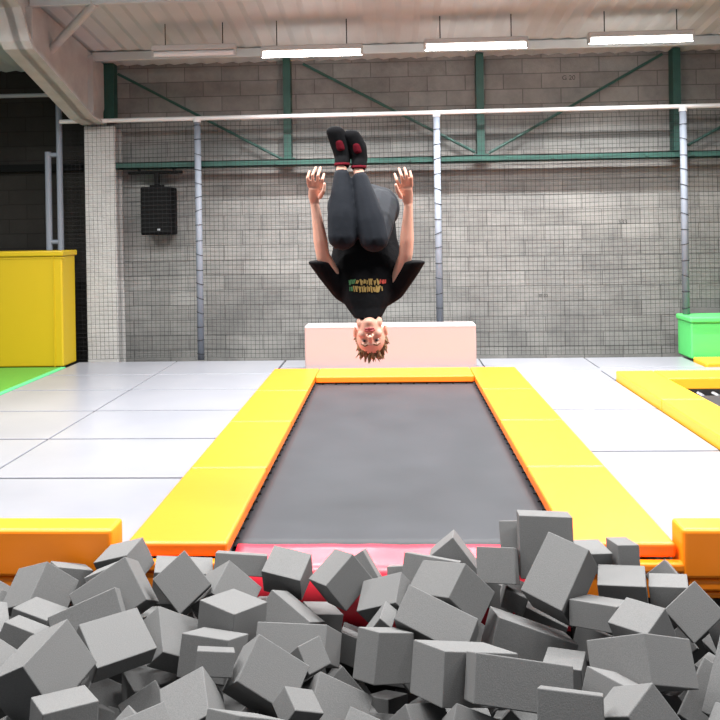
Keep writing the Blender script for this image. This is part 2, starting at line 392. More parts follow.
# red apron that runs from the bed down into the pit
prof = [(4.035, -.084), (3.99, -.090), (3.93, -.100), (3.87, -.112), (3.825, -.126), (3.805, -.16), (3.80, -.24), (3.80, -.42)]
bm = bmesh.new(); nn = 40; g = []
for i in range(nn+1):
    x = -.868+1.736*i/nn
    g.append([bm.verts.new((x, y, z+.006*noise.noise(Vector((x*5, y*8, 1))))) for y, z in prof])
for i in range(nn):
    for j in range(len(prof)-1): bm.faces.new((g[i][j], g[i][j+1], g[i+1][j+1], g[i+1][j]))
r = bmesh.ops.extrude_face_region(bm, geom=bm.faces[:])
for v in [e for e in r['geom'] if isinstance(e, bmesh.types.BMVert)]: v.co += Vector((0, .012, -.008))
bmesh.ops.recalc_face_normals(bm, faces=bm.faces[:])
link('front_apron', bm, MAT['red'], tr, smooth=True)

t2 = thing('trampoline', (3.8, 6.2, -.16), 'second trampoline with yellow edge pads at the right edge, only its corner in view', 'trampoline')
for y0, y1 in ((4.2, 5.55), (5.55, 6.9), (6.9, 8.30)):
    link('edge_pad', bx((2.43, y0+.003, -.08), (2.83, y1-.003, .04), .014, 3), MAT['vinyl_pale'], t2)
link('edge_pad', bx((2.836, 7.86, -.08), (5.2, 8.297, .04), .014, 3), MAT['vinyl_pale'], t2)
link('bed', bx((3.05, 4.3, -.10), (5.2, 7.62, -.09)), MAT['bed'], t2)
bm = bmesh.new(); box(bm, (2.5, 4.2, -.158), (2.56, 8.0, -.08)); box(bm, (2.56, 7.95, -.158), (5.2, 8.0, -.08)); link('frame_rail', bm, MAT['steel'], t2)
for k in range(14):
    bm = bmesh.new(); y = 5.4+k*.16; tube(bm, [(2.86+.19*q/36, y+.014*math.cos(q*PI/2), -.095+.014*math.sin(q*PI/2)) for q in range(37)], .005, 4); link('spring', bm, MAT['steel'], t2)
    bm = bmesh.new(); x = 3.1+k*.15; tube(bm, [(x+.014*math.cos(q*PI/2), 7.62+.15*q/36, -.095+.014*math.sin(q*PI/2)) for q in range(37)], .005, 4); link('spring', bm, MAT['steel'], t2)

# ------------------------------------------------------------------ front edge of the deck
tag(link('edge_block', bx((-4.2, 3.80, DECK-.1), (-1.48, 3.975, .088), .02, 3), MAT['vinyl_side']), 'low orange-yellow edge block on the pit\'s left rim', 'edge block')
tag(link('edge_block', bx((1.432, 3.80, DECK-.1), (4.2, 3.965, .092), .02, 3), MAT['vinyl_side']), 'low orange edge block on the pit\'s right rim', 'edge block')
for x0, x1, w in ((-4.2, -1.43, 'under the left edge block'), (-1.42, -.88, 'under the left trampoline pad'), (.88, 1.45, 'under the right trampoline pad'), (1.46, 4.2, 'under the right edge block')):
    pw = thing('pit_wall_pad', ((x0+x1)/2, 3.83, -1.0), 'orange padding of the pit wall ' + w, 'wall pad')
    z0 = -.165 if abs(x0) > 1.4 and abs(x1) > 1.4 and not (x0 < -1.42 < x1) else -.08
    link('upper_roll', bx((x0, 3.805, -.135 if z0 > -.1 else -.225), (x1, 3.86, z0), .016, 3), MAT['vinyl_side'], pw)
    link('lower_panel', bx((x0, 3.81, -.26), (x1, 3.858, -.14 if z0 > -.1 else -.23), .008, 2), MAT['vinyl_side'], pw)
    link('base_panel', bx((x0, 3.815, -1.0), (x1, 3.858, -.265)), MAT['concrete'], pw)  # dark in place of orange so the gaps between cubes look shaded

# ------------------------------------------------------------------ lamps
def lamp(cx, cy, cz, label, lit=True, L=1.2):
    t = thing('batten_light', (cx, cy, cz), label, 'ceiling light', 'fluorescent battens under the ceiling')
    zc = ceil_z(cy)
    link('housing', bx((cx-L/2-.01, cy-.045, cz+.035), (cx+L/2+.01, cy+.045, cz+.10), .01), MAT['lamp_body'], t)
    link('tube', tb([(cx-L/2, cy, cz), (cx+L/2, cy, cz)], .033, 12), MAT['tube'] if lit else MAT['rail_white'], t)
    for s in (-1, 1): link('end_cap', bx((cx+s*L/2-.015, cy-.035, cz-.03), (cx+s*L/2+.015, cy+.035, cz+.04)), MAT['lamp_body'], t)
    bm = bmesh.new()
    for s in (-.35, .35): tube(bm, [(cx+s*L, cy, cz+.1), (cx+s*L, cy, zc-.012)], .006, 6)
    link('hanger', bm, MAT['dark_steel'], t)
    if lit:
        ld = bpy.data.lights.new('lamp', 'AREA'); ld.shape = 'RECTANGLE'; ld.size = L; ld.size_y = .06; ld.energy = LAMP_W; ld.color = (1, .995, .985); ld.spread = math.radians(132 if cy > 8 else 160)
        lo = bpy.data.objects.new('lamp', ld); COL.objects.link(lo); lo.location = (cx, cy, cz-.040); lo.parent = t; lo.matrix_parent_inverse = t.matrix_world.inverted()
    return t
for cx_, cz_, w in ((-.925, 3.757, 'leftmost of the three lit ones over the net'), (1.03, 3.79, 'middle of the three lit ones over the net'), (2.96, 3.815, 'rightmost of the three lit ones over the net')):
    lamp(cx_, 8.9, cz_, 'lit white batten light under the ceiling, ' + w)
lamp(-2.35, 8.9, 3.80, 'unlit grey batten light under the ceiling, left of the lit ones', lit=False, L=1.0)
for y in LAMP_ROWS:  # unseen rows, placed for the light on the cubes and person
    for k, x in enumerate((-4.9, -2.9, -.95, 1.0, 2.95, 4.9)):
        if y > 8 and x > -4: continue
        lamp(x, y, ceil_z(y)-.3, 'batten light above the hall, out of the picture', L=1.2)

# ------------------------------------------------------------------ foam pit
PILE = [
('dark grey foam cube at far left, its peak pointing up under the yellow edge block', (-1.6531, 3.3731, -0.0419), (-0.5639, 0.4863, 0.6598, -0.1006), (0.192, 0.198, 0.216)),
("small grey foam cube slab right behind the peaked cube at the pit's back left", (-1.6457, 3.6578, -0.1007), (-0.5714, 0.7527, 0.1161, -0.3056), (0.178, 0.126, 0.154)),
('foam cube tipped on its edge between the yellow edge block and left orange pad', (-1.3638, 3.6697, -0.0248), (0.1877, -0.5821, 0.7889, -0.0597), (0.147, 0.214, 0.151)),
('long grey foam block leaning with a pale right end, before the tipped cube at left', (-1.2567, 3.2615, -0.0008), (-0.4949, 0.8142, 0.2735, 0.1316), (0.269, 0.210, 0.232)),
('pale foam cube mostly hidden between the tipped cube and the long leaning block', (-1.3876, 3.4820, -0.0083), (-0.6288, 0.7556, 0.1312, 0.1287), (0.125, 0.079, 0.152)),
('flat foam block with a thin pale right edge, lying under the long leaning block', (-1.2751, 3.0181, 0.0473), (-0.5269, 0.8157, 0.2381, 0.0154), (0.268, 0.110, 0.185)),
('large foam block tilted left with a dark underside, right of the nearest left cube', (-1.1030, 2.8583, 0.0216), (-0.0520, 0.8961, -0.3723, -0.2361), (0.202, 0.243, 0.081)),
('big foam cube standing on its corner at the lower left of the pile', (-1.2848, 2.6283, 0.0434), (-0.4600, 0.6517, 0.5619, -0.2190), (0.229, 0.197, 0.225)),
('foam cube with a pale flat top at the left edge of the pile', (-1.5371, 3.1264, -0.0288), (0.0860, -0.1303, -0.9862, 0.0557), (0.179, 0.145, 0.102)),
('dark foam cube below the pale-topped cube at the left edge of the pile', (-1.5224, 2.9609, -0.0327), (-0.6018, 0.7829, -0.1254, -0.0960), (0.167, 0.134, 0.121)),
('pale-topped foam cube at the bottom left corner, in front of the big corner-standing cube', (-1.1134, 2.4237, 0.0264), (-0.2748, 0.3459, 0.5670, -0.6953), (0.171, 0.096, 0.177)),
('dark wedge-like foam cube right beside the pale bottom left cube', (-1.2934, 3.1660, -0.4007), (-0.3380, 0.8837, 0.0286, -0.3227), (0.182, 0.137, 0.171)),
('light grey foam cube lying flat below the large tilted block with the dark underside', (-1.0572, 3.1143, -0.3150), (-0.0014, -0.4608, -0.8870, 0.0304), (0.194, 0.187, 0.127)),
('mid grey foam cube turned sideways between the diamond cube and the large tilted block', (-0.9391, 3.1170, -0.1166), (-0.1736, 0.8746, 0.2655, -0.3666), (0.261, 0.205, 0.099)),
('foam cube with a pale narrow top behind a smaller dark upright cube', (-0.7432, 2.9539, -0.0741), (-0.5701, 0.8059, -0.1169, 0.1083), (0.213, 0.156, 0.165)),
('small dark foam cube upright in front of the pale narrow-topped cube', (-0.6829, 2.7335, 0.0275), (-0.5447, 0.8305, 0.0387, -0.1096), (0.138, 0.083, 0.151)),
('level foam cube with a bright top like a box, left of centre in the pile', (-0.7162, 3.1866, -0.0503), (0.6268, -0.7221, 0.2233, -0.1892), (0.212, 0.151, 0.201)),
('foam cube standing on its point as a diamond in front of the left orange pad', (-0.9664, 3.3087, 0.0465), (0.2766, -0.2802, -0.8194, -0.4165), (0.192, 0.175, 0.112)),
('pale foam block lying flat behind the diamond-shaped cube', (-1.0664, 3.6500, -0.0994), (-0.6964, 0.7035, 0.0377, -0.1371), (0.280, 0.152, 0.190)),
('foam cube with a peaked grey front, right of the diamond cube', (-0.8083, 3.4616, -0.0893), (-0.2796, 0.8786, -0.0304, -0.3860), (0.208, 0.178, 0.211)),
("dark foam block against the red apron's left end, behind the peaked grey cube", (-0.7775, 3.6761, -0.0293), (-0.5724, 0.8154, 0.0185, -0.0847), (0.253, 0.097, 0.161)),
('foam cube tipped forward with bright top and black front, before the red apron', (-0.5334, 3.5982, -0.0369), (-0.8414, 0.5245, -0.1136, 0.0639), (0.198, 0.139, 0.159)),
('foam cube balanced on its edge, two pale faces up, right of the tipped black-front cube', (-0.2684, 3.4816, -0.0133), (-0.6155, 0.6687, 0.4161, 0.0298), (0.186, 0.155, 0.207)),
('foam cube half hidden behind the edge-balanced cube before the red apron', (-0.1752, 3.6922, -0.0718), (-0.5519, 0.7868, 0.2058, 0.1843), (0.125, 0.161, 0.139)),
('pale foam cube leaning back below the bright stretch of the red apron', (-0.0586, 3.3207, -0.0207), (-0.2386, 0.9205, -0.1681, 0.2597), (0.216, 0.149, 0.094)),
('thin foam piece wedged upright like a stick beside the pale leaning cube', (-0.0873, 3.1236, -0.0544), (-0.2766, 0.5946, -0.6680, 0.3517), (0.163, 0.159, 0.063)),
('large foam block with pale left and dark right faces, centre right of the pile', (0.2226, 3.2166, 0.0555), (0.2400, -0.8483, 0.3785, -0.2818), (0.304, 0.160, 0.191)),
('long pale foam slab leaning in front of the large two-tone block at centre', (0.1560, 3.0445, -0.0004), (-0.3902, 0.8901, -0.2285, -0.0564), (0.303, 0.148, 0.186)),
('dark foam cube with a sharp peak sticking up before the red apron', (0.2782, 3.6727, -0.0069), (-0.5910, 0.7356, 0.2178, 0.2494), (0.155, 0.196, 0.184)),
('flat grey foam block with a straight top edge left of the dark peak', (0.1577, 3.5014, 0.0074), (-0.5635, 0.8201, -0.0998, 0.0032), (0.259, 0.143, 0.148)),
('tiny corner of a foam cube showing at the red apron left of the flat block', (0.0128, 3.6613, -0.1018), (-0.5592, 0.8283, 0.0011, 0.0339), (0.115, 0.133, 0.183)),
('square-faced foam cube facing forward, left of the tall upright block', (0.4602, 3.4324, 0.0732), (0.5354, -0.8352, 0.0820, -0.0956), (0.172, 0.151, 0.177)),
('foam cube showing a narrow upright strip left of the tall block', (0.5893, 3.7077, 0.1041), (0.5651, -0.8213, 0.0391, -0.0683), (0.160, 0.129, 0.119)),
('tall upright foam block rising highest, before the right corner of the trampoline', (0.6938, 3.5389, 0.1260), (-0.6291, 0.7759, -0.0376, 0.0271), (0.243, 0.276, 0.170)),
('big foam block leaning left in front of the tall upright block', (0.7041, 3.2644, 0.0922), (-0.3859, 0.8547, -0.3411, 0.0649), (0.193, 0.280, 0.189)),
('dark foam cube below the square-faced cube, left of the big leaning block', (0.4839, 3.6881, -0.1713), (-0.6583, 0.7073, -0.2565, -0.0253), (0.212, 0.127, 0.137)),
('small pale piece of foam cube under the square-faced cube', (0.5405, 3.5016, -0.0942), (-0.6868, 0.7019, -0.1719, -0.0774), (0.106, 0.086, 0.171)),
('dark foam cube in the shade below the big leaning block', (0.6721, 3.5987, -0.2842), (0.6548, -0.7249, 0.2072, 0.0536), (0.223, 0.158, 0.194)),
('foam cube with thin bright top and dark front, below right of the big leaning block', (0.8414, 3.1167, 0.0177), (-0.5573, 0.7699, -0.2052, 0.2335), (0.202, 0.100, 0.199)),
('pale tilted foam cube with a grey right side, above the wide two-face block', (0.9392, 2.9243, 0.0588), (-0.1443, 0.8857, -0.4168, 0.1448), (0.174, 0.147, 0.122)),
('foam block with wide bright top and dark front, right of the big leaning block', (1.0405, 3.4947, -0.0661), (-0.7265, 0.6695, -0.0645, 0.1412), (0.210, 0.144, 0.182)),
('right-hand neighbour of the wide bright-topped block, same height, under the orange pad', (1.2477, 3.4825, -0.0704), (-0.6581, 0.7332, -0.0798, 0.1515), (0.168, 0.109, 0.179)),
('foam cube whose corner pokes up against the yellow pit wall at right', (1.3030, 3.6752, -0.1028), (0.4479, -0.8243, -0.1494, -0.3122), (0.121, 0.132, 0.174)),
('bright-topped foam cube in the back row just right of the tall block', (0.9496, 3.6954, 0.0015), (0.7115, -0.6979, -0.0421, 0.0696), (0.141, 0.099, 0.160)),
('small dark-fronted foam cube at the foot of the right orange pad', (1.0981, 3.6817, 0.0199), (0.6444, -0.7637, -0.0259, 0.0296), (0.103, 0.120, 0.164)),
('grey foam cube standing on its corner at the right edge of the pile', (1.2713, 3.2695, -0.0524), (-0.4449, 0.8260, 0.2105, 0.2749), (0.182, 0.160, 0.137)),
('foam cube with black underside at the far right under the corner-standing cube', (1.5661, 3.6029, -0.3921), (0.2396, -0.9194, -0.1704, -0.2611), (0.172, 0.135, 0.172)),
('wide foam block showing two upright faces meeting at a soft edge, right of the pile', (0.8569, 2.6834, 0.0603), (-0.4010, 0.7797, -0.2285, 0.4232), (0.274, 0.154, 0.228)),
('small pale peak of a foam cube above the wide two-face block', (1.3537, 3.6619, -0.4131), (-0.4275, 0.8452, 0.1434, 0.2869), (0.129, 0.113, 0.183)),
('grey foam cube peeping out left above the wide two-face block', (0.9168, 3.5545, -0.3567), (0.5263, -0.8175, 0.2313, -0.0350), (0.168, 0.137, 0.188)),
('bright flat foam cube between the long dark front block and the wide two-face block', (0.6540, 2.9748, -0.1410), (-0.6579, 0.7328, -0.1066, 0.1367), (0.151, 0.104, 0.169)),
('long dark foam block in the front row with a thin pale top edge', (0.3928, 2.5039, 0.0963), (-0.5087, 0.8579, -0.0307, -0.0656), (0.319, 0.146, 0.197)),
('wide foam block with bright top left of the long dark front block', (0.2341, 2.7119, 0.0059), (0.4678, -0.7290, 0.3187, -0.3849), (0.212, 0.172, 0.317)),
('grey foam cube with upright front face left of the wide bright-topped front block', (-0.0573, 2.8993, -0.0378), (0.5023, -0.7860, 0.2473, -0.2622), (0.116, 0.177, 0.208)),
('low pale-topped foam cube at the bottom below the grey upright cube', (-0.0581, 3.3995, -0.5772), (-0.0518, -0.3070, -0.9354, 0.1676), (0.127, 0.151, 0.132)),
('wide flat-faced foam block in the middle, behind the biggest corner-standing cube', (-0.4200, 3.1074, -0.1171), (-0.4509, 0.8858, -0.0761, 0.0798), (0.305, 0.133, 0.224)),
('small pale foam cube tilted in front of the wide flat-faced block', (-0.3498, 2.8873, -0.0489), (-0.4214, 0.8489, 0.3087, -0.0799), (0.099, 0.107, 0.131)),
('biggest foam cube tipped on its corner, front row left of centre, black underside', (-0.5004, 2.7691, -0.0558), (-0.3490, 0.8904, -0.0824, -0.2802), (0.226, 0.175, 0.199)),
('foam cube sloping down to the right at the bottom centre', (-0.2575, 2.7824, -0.1870), (-0.3452, 0.9029, -0.0301, -0.2543), (0.225, 0.158, 0.197)),
('dark foam cube corner at the bottom, right of the biggest corner-tipped cube', (-0.3571, 2.5994, -0.0573), (0.1029, -0.8964, -0.3122, 0.2973), (0.141, 0.099, 0.079)),
('foam cube with pale right face peaking at the bottom, left of the biggest corner-tipped cube', (-0.7107, 2.5511, -0.0558), (-0.2101, 0.9507, 0.1347, 0.1840), (0.165, 0.188, 0.178)),
('low foam cube at the bottom left of the pale-right-faced cube', (-0.9988, 2.8949, -0.2618), (-0.4625, 0.8304, 0.3061, 0.0539), (0.156, 0.136, 0.177)),
('grey foam cube facing front at the bottom right of the long dark block', (0.5065, 2.2305, 0.1735), (0.5139, -0.8483, 0.0992, -0.0803), (0.187, 0.118, 0.123)),
('foam block shaped like a roof, bright left slope, at the bottom right', (0.7092, 2.2715, 0.1212), (-0.0316, 0.8203, -0.4570, 0.3426), (0.205, 0.139, 0.144)),
('dark-fronted foam cube with pale sloping top behind the roof-shaped block', (0.7122, 2.4947, 0.0593), (-0.4682, 0.7591, -0.3718, 0.2575), (0.150, 0.116, 0.156)),
('pale foam cube leaning at the right edge, lower corner of the pile', (1.1971, 2.9669, -0.2326), (0.3618, -0.8085, -0.3458, -0.3098), (0.233, 0.126, 0.190)),
('small dark foam cube between the roof-shaped block and the pale right-edge cube', (1.3668, 3.6287, -0.6578), (0.5547, -0.5058, 0.1528, -0.6428), (0.178, 0.114, 0.100)),
('long slanting foam block with bright top edge and dark front, right of centre', (0.5456, 3.1823, -0.1527), (-0.6032, 0.7801, -0.1023, -0.1307), (0.342, 0.168, 0.191)),
('pale foam cube lying deep below the tipped black-front cube', (-0.3771, 3.6254, -0.2870), (0.6380, -0.7331, -0.0855, 0.2196), (0.151, 0.124, 0.174)),
('foam cube with a bright slanting right face, right of the bright box-like cube', (-0.4965, 3.3606, -0.1553), (-0.5307, 0.7847, -0.3197, -0.0204), (0.236, 0.163, 0.167)),
('small pale-topped foam cube deep in the gap left of the stick-like piece', (-0.2413, 3.6737, -0.4275), (-0.6119, 0.7729, -0.1398, -0.0933), (0.121, 0.129, 0.182)),
(None, (1.5102, 3.3335, -0.1967), (0.3273, -0.2090, 0.2177, 0.8955), (0.198, 0.188, 0.198)),
(None, (-0.9431, 2.4993, -0.1983), (-0.3577, -0.2246, -0.2403, 0.8740), (0.256, 0.180, 0.190)),
(None, (-0.8077, 2.2368, -0.0208), (-0.0318, -0.5879, -0.4139, 0.6943), (0.280, 0.197, 0.207)),
(None, (-0.1068, 2.3615, -0.0905), (0.0543, 0.1699, 0.4898, 0.8534), (0.209, 0.198, 0.209)),
(None, (1.1200, 2.4631, -0.1159), (0.3879, -0.1751, -0.2050, 0.8814), (0.198, 0.188, 0.198)),
(None, (-1.8543, 3.4393, -0.1998), (0.1809, -0.3833, -0.2961, 0.8560), (0.191, 0.181, 0.191)),
(None, (1.2631, 2.7411, -0.0701), (0.0509, -0.5228, 0.4974, 0.6904), (0.280, 0.197, 0.207)),
(None, (0.2662, 2.4173, -0.1045), (0.0522, -0.1630, -0.4100, -0.8959), (0.275, 0.193, 0.204)),
(None, (-1.5810, 2.6791, -0.0399), (0.5955, 0.3149, 0.1974, 0.7122), (0.278, 0.195, 0.206)),
(None, (0.0636, 2.6107, -0.1989), (0.3124, -0.3298, 0.3269, 0.8287), (0.199, 0.189, 0.199)),
(None, (0.5066, 2.7624, -0.1814), (0.4086, 0.0769, 0.3677, -0.8319), (0.191, 0.182, 0.191)),
(None, (-0.5114, 2.3785, -0.0524), (0.3600, -0.1606, -0.2266, -0.8907), (0.198, 0.188, 0.198)),
(None, (-1.8106, 3.1116, -0.0872), (-0.1554, -0.4876, -0.2585, 0.8193), (0.201, 0.191, 0.201)),
(None, (0.2563, 2.7860, -0.3185), (-0.3998, -0.5722, 0.4914, -0.5208), (0.199, 0.189, 0.199)),
(None, (-0.7027, 3.0288, -0.4084), (-0.1527, 0.0590, 0.0175, -0.9864), (0.205, 0.195, 0.205)),
(None, (-1.3772, 3.5684, -0.4359), (-0.4666, 0.5170, -0.3621, -0.6197), (0.263, 0.185, 0.195)),
(None, (0.2946, 3.5045, -0.3361), (-0.3121, -0.2539, 0.5533, 0.7294), (0.199, 0.189, 0.199)),
(None, (-1.7152, 3.2858, -0.4086), (-0.2302, 0.2287, -0.1376, 0.9358), (0.209, 0.199, 0.209)),
(None, (0.1416, 3.1157, -0.4402), (0.3313, 0.1355, -0.2683, -0.8944), (0.194, 0.184, 0.194)),
(None, (-0.1872, 2.9881, -0.4283), (-0.1599, -0.0288, 0.1174, 0.9797), (0.193, 0.183, 0.193)),
(None, (-0.6498, 3.6121, -0.2851), (0.2794, -0.6078, -0.4909, -0.5582), (0.196, 0.186, 0.196)),
(None, (-0.2678, 3.2963, -0.4567), (0.1757, 0.3485, -0.1674, -0.9053), (0.186, 0.177, 0.186)),
(None, (-1.2348, 2.7732, -0.2574), (-0.3446, -0.4908, -0.0132, 0.8001), (0.193, 0.184, 0.193)),
(None, (-1.1775, 3.4292, -0.2405), (0.1719, -0.6709, 0.3413, 0.6355), (0.186, 0.177, 0.186)),
(None, (-1.3666, 2.4241, -0.1616), (0.6419, 0.2646, -0.1221, -0.7093), (0.189, 0.180, 0.189)),
(None, (-0.0445, 2.8100, -0.3645), (0.2706, -0.3413, -0.3322, -0.8367), (0.196, 0.186, 0.196)),
(None, (0.0500, 3.3800, -0.3290), (-0.3345, -0.2188, 0.4451, -0.8013), (0.192, 0.182, 0.192)),
(None, (-2.0394, 3.5845, -0.1990), (-0.3583, 0.1032, -0.4470, -0.8131), (0.193, 0.183, 0.193)),
(None, (-0.4934, 3.5647, -0.4973), (0.0613, -0.3369, -0.5076, 0.7906), (0.196, 0.186, 0.196)),
(None, (-1.0429, 3.6199, -0.4289), (0.3227, 0.3994, 0.3465, 0.7850), (0.203, 0.193, 0.203)),
(None, (1.4509, 3.3886, -0.4773), (0.3631, 0.1072, 0.0003, 0.9256), (0.252, 0.177, 0.187)),
(None, (0.4866, 2.9363, -0.3952), (0.2103, 0.6312, 0.0931, 0.7408), (0.202, 0.192, 0.202)),
(None, (-0.0012, 3.6358, -0.4843), (-0.4227, 0.4858, 0.3978, -0.6535), (0.194, 0.184, 0.194)),
(None, (-1.1633, 2.9976, -0.4819), (-0.6012, 0.2311, 0.4560, -0.6142), (0.186, 0.177, 0.186)),
(None, (-0.5096, 2.6170, -0.2736), (0.1203, -0.4276, -0.0135, -0.8958), (0.199, 0.189, 0.199)),
(None, (-1.6404, 3.6396, -0.3402), (0.2615, 0.2394, -0.0151, 0.9349), (0.187, 0.178, 0.187)),
(None, (0.5392, 3.4579, -0.5853), (0.0778, 0.3389, -0.1230, 0.9295), (0.188, 0.179, 0.188)),
(None, (-1.5427, 3.5712, -0.6951), (0.3374, 0.3177, -0.3846, -0.7983), (0.205, 0.195, 0.205)),
(None, (-0.2307, 3.6268, -0.7456), (-0.1106, -0.4310, 0.0593, -0.8936), (0.192, 0.182, 0.192)),
(None, (0.0568, 3.5965, -0.7494), (-0.0095, -0.5863, -0.1945, 0.7863), (0.188, 0.179, 0.188)),
('edge', (2.5288, 3.5187, -0.1415), (0.4366, -0.1533, 0.4612, 0.7571), (0.200, 0.190, 0.200)),
('edge', (1.9899, 2.5243, -0.1210), (0.0216, -0.1600, -0.2012, 0.9661), (0.200, 0.190, 0.200)),
('edge', (2.3852, 2.6561, -0.1772), (-0.2361, 0.2824, -0.5301, -0.7639), (0.200, 0.190, 0.200)),
('edge', (-2.2150, 2.7746, -0.1620), (0.1056, 0.2396, 0.4993, -0.8259), (0.200, 0.190, 0.200)),
('edge', (2.6815, 2.9648, -0.1869), (-0.3316, 0.6194, -0.4914, 0.5147), (0.200, 0.190, 0.200)),
('edge', (1.9980, 3.0679, -0.1076), (0.0381, 0.6758, 0.2202, -0.7024), (0.200, 0.190, 0.200)),
('edge', (1.7921, 3.5616, -0.1902), (-0.3693, -0.2844, -0.4507, 0.7613), (0.200, 0.190, 0.200)),
('edge', (2.1604, 3.2945, -0.1800), (-0.1519, -0.0699, 0.4460, 0.8793), (0.200, 0.190, 0.200)),
('edge', (-1.9323, 2.8961, -0.2927), (0.4421, 0.2332, -0.4422, -0.7447), (0.200, 0.190, 0.200)),
('edge', (-2.5047, 2.9952, -0.1789), (-0.3581, -0.2662, -0.1341, -0.8848), (0.200, 0.190, 0.200)),
('edge', (2.7061, 3.2185, -0.1026), (0.2425, -0.0822, -0.0230, 0.9664), (0.200, 0.190, 0.200)),
('edge', (1.8330, 2.7930, -0.1315), (0.1458, -0.4520, -0.0194, 0.8798), (0.200, 0.190, 0.200)),
('edge', (2.7101, 2.5680, -0.1119), (0.6531, 0.1341, -0.3405, 0.6629), (0.200, 0.190, 0.200)),
('edge', (-2.6051, 3.5571, -0.2515), (-0.1212, 0.6952, 0.0645, 0.7056), (0.200, 0.190, 0.200)),
('edge', (2.3518, 2.9035, -0.1956), (0.5580, -0.2684, -0.2906, 0.7295), (0.200, 0.190, 0.200)),
('edge', (-2.1369, 3.1359, -0.2712), (0.3584, -0.3175, -0.0484, -0.8766), (0.200, 0.190, 0.200)),
('edge', (2.0619, 2.8391, -0.2829), (0.6559, 0.2297, 0.1536, -0.7024), (0.200, 0.190, 0.200)),
('edge', (-2.5164, 2.5679, -0.2376), (0.1264, 0.0613, 0.5758, -0.8055), (0.200, 0.190, 0.200)),
('edge', (2.4496, 3.2870, -0.2626), (0.5495, 0.1242, -0.1900, 0.8041), (0.200, 0.190, 0.200)),
('edge', (-2.6528, 3.2219, -0.2696), (0.3262, 0.0727, 0.0135, -0.9424), (0.200, 0.190, 0.200)),
('edge', (1.7521, 3.0414, -0.2402), (-0.6569, -0.1905, 0.2777, 0.6746), (0.200, 0.190, 0.200)),
('edge', (-2.3957, 3.3319, -0.2131), (-0.2774, -0.5558, -0.5073, -0.5973), (0.200, 0.190, 0.200)),
('edge', (-2.3298, 3.6097, -0.1622), (0.3021, -0.2023, 0.6446, -0.6725), (0.200, 0.190, 0.200)),
('edge', (-2.0588, 2.5401, -0.2752), (0.1338, 0.0650, -0.0004, -0.9889), (0.200, 0.190, 0.200)),
('edge', (2.1176, 3.5422, -0.2955), (0.6867, -0.1413, 0.2070, 0.6824), (0.200, 0.190, 0.200)),
('edge', (-2.7494, 2.8697, -0.2746), (0.4633, -0.5319, -0.3065, -0.6390), (0.200, 0.190, 0.200)),
('edge', (-2.7450, 2.5729, -0.2951), (0.6757, -0.1764, 0.2494, 0.6709), (0.200, 0.190, 0.200)),
('edge', (-1.7875, 2.6221, -0.2830), (0.6252, 0.2259, 0.1861, -0.7235), (0.200, 0.190, 0.200)),
('edge', (2.7076, 3.5870, -0.2706), (0.0677, -0.5343, 0.4833, 0.6902), (0.200, 0.190, 0.200)),
('edge', (1.8358, 3.2900, -0.1581), (-0.5148, 0.3790, -0.4532, -0.6213), (0.200, 0.190, 0.200)),
]
GRP = 'grey foam cubes in the pit'
for lab, c, q, d in PILE:
    me_bm = bmesh.new(); h = [s/2 for s in d]
    box(me_bm, (-h[0], -h[1], -h[2]), (h[0], h[1], h[2]), .0035, 2)
    o = link('foam_cube', me_bm, MAT['foam']); o.location = c; o.rotation_mode = 'QUATERNION'; o.rotation_quaternion = q
    if lab == 'edge': tag(o, 'grey foam cube in the stretch of pit beyond the edges of the picture', 'foam cube', 'foam cubes beyond the picture edges')
    elif lab: tag(o, lab, 'foam cube', GRP)
    else: tag(o, 'grey foam cube mostly buried, only a corner or sliver showing between the others', 'foam cube', 'buried foam cubes showing slivers')

# ------------------------------------------------------------------ the somersaulting person
def ell(bm, c, r, axes=None, sub=2):
    k_ = 1.13 if axes is not None else 1
    g = bmesh.ops.create_icosphere(bm, subdivisions=sub, radius=1)['verts']
    r = (r, r, r) if not isinstance(r, (tuple, list)) else r
    A = axes if axes is not None else Matrix.Identity(3)
    for v in g: v.co = Vector(c) + A @ Vector((v.co.x*r[0], v.co.y*r[1], v.co.z*r[2]))*k_
    return g
def hull(bm, a, ra, b, rb, axes=None):
    t = bmesh.new(); ell(t, a, ra, axes); ell(t, b, rb, axes)
    r = bmesh.ops.convex_hull(t, input=t.verts[:])
    bmesh.ops.delete(t, geom=[e for e in set(r['geom_interior'])|set(r['geom_unused']) if isinstance(e, bmesh.types.BMVert)], context='VERTS')
    me = bpy.data.meshes.new('tmp'); t.to_mesh(me); t.free(); bm.from_mesh(me); bpy.data.meshes.remove(me)
def chain(bm, pts, axes=None):
    for (a, ra), (b, rb) in zip(pts, pts[1:]): hull(bm, a, ra, b, rb, axes)
def skinned(name, bm, m, parent, voxel, smooth=4, decimate=None):
    me = bpy.data.meshes.new('tmp'); bm.to_mesh(me); bm.free()
    o = bpy.data.objects.new('tmp', me); COL.objects.link(o)
    md = o.modifiers.new('r', 'REMESH'); md.mode = 'VOXEL'; md.voxel_size = voxel
    dg = bpy.context.evaluated_depsgraph_get(); dg.update()
    ev = bpy.data.meshes.new_from_object(o.evaluated_get(dg)); bpy.data.objects.remove(o)
    b2 = bmesh.new(); b2.from_mesh(ev); bpy.data.meshes.remove(ev)
    for _ in range(smooth): bmesh.ops.smooth_vert(b2, verts=b2.verts[:], factor=.5, use_axis_x=True, use_axis_y=True, use_axis_z=True)
    return link(name, b2, m, parent, smooth=True)
HY = 4.25
person = thing('person', at(368, 205, HY), 'person tucked upside down in mid-air in black t-shirt, dark leggings and socks', 'person')
J = lambda u, v, y: at(u, v, y)
neck, chest, belly, pelv = J(368, 311, 4.26), J(367, 288, 4.30), J(366, 245, 4.38), J(362, 209, 4.44)
hipL, hipR = J(348, 207, 4.40), J(378, 208, 4.40)
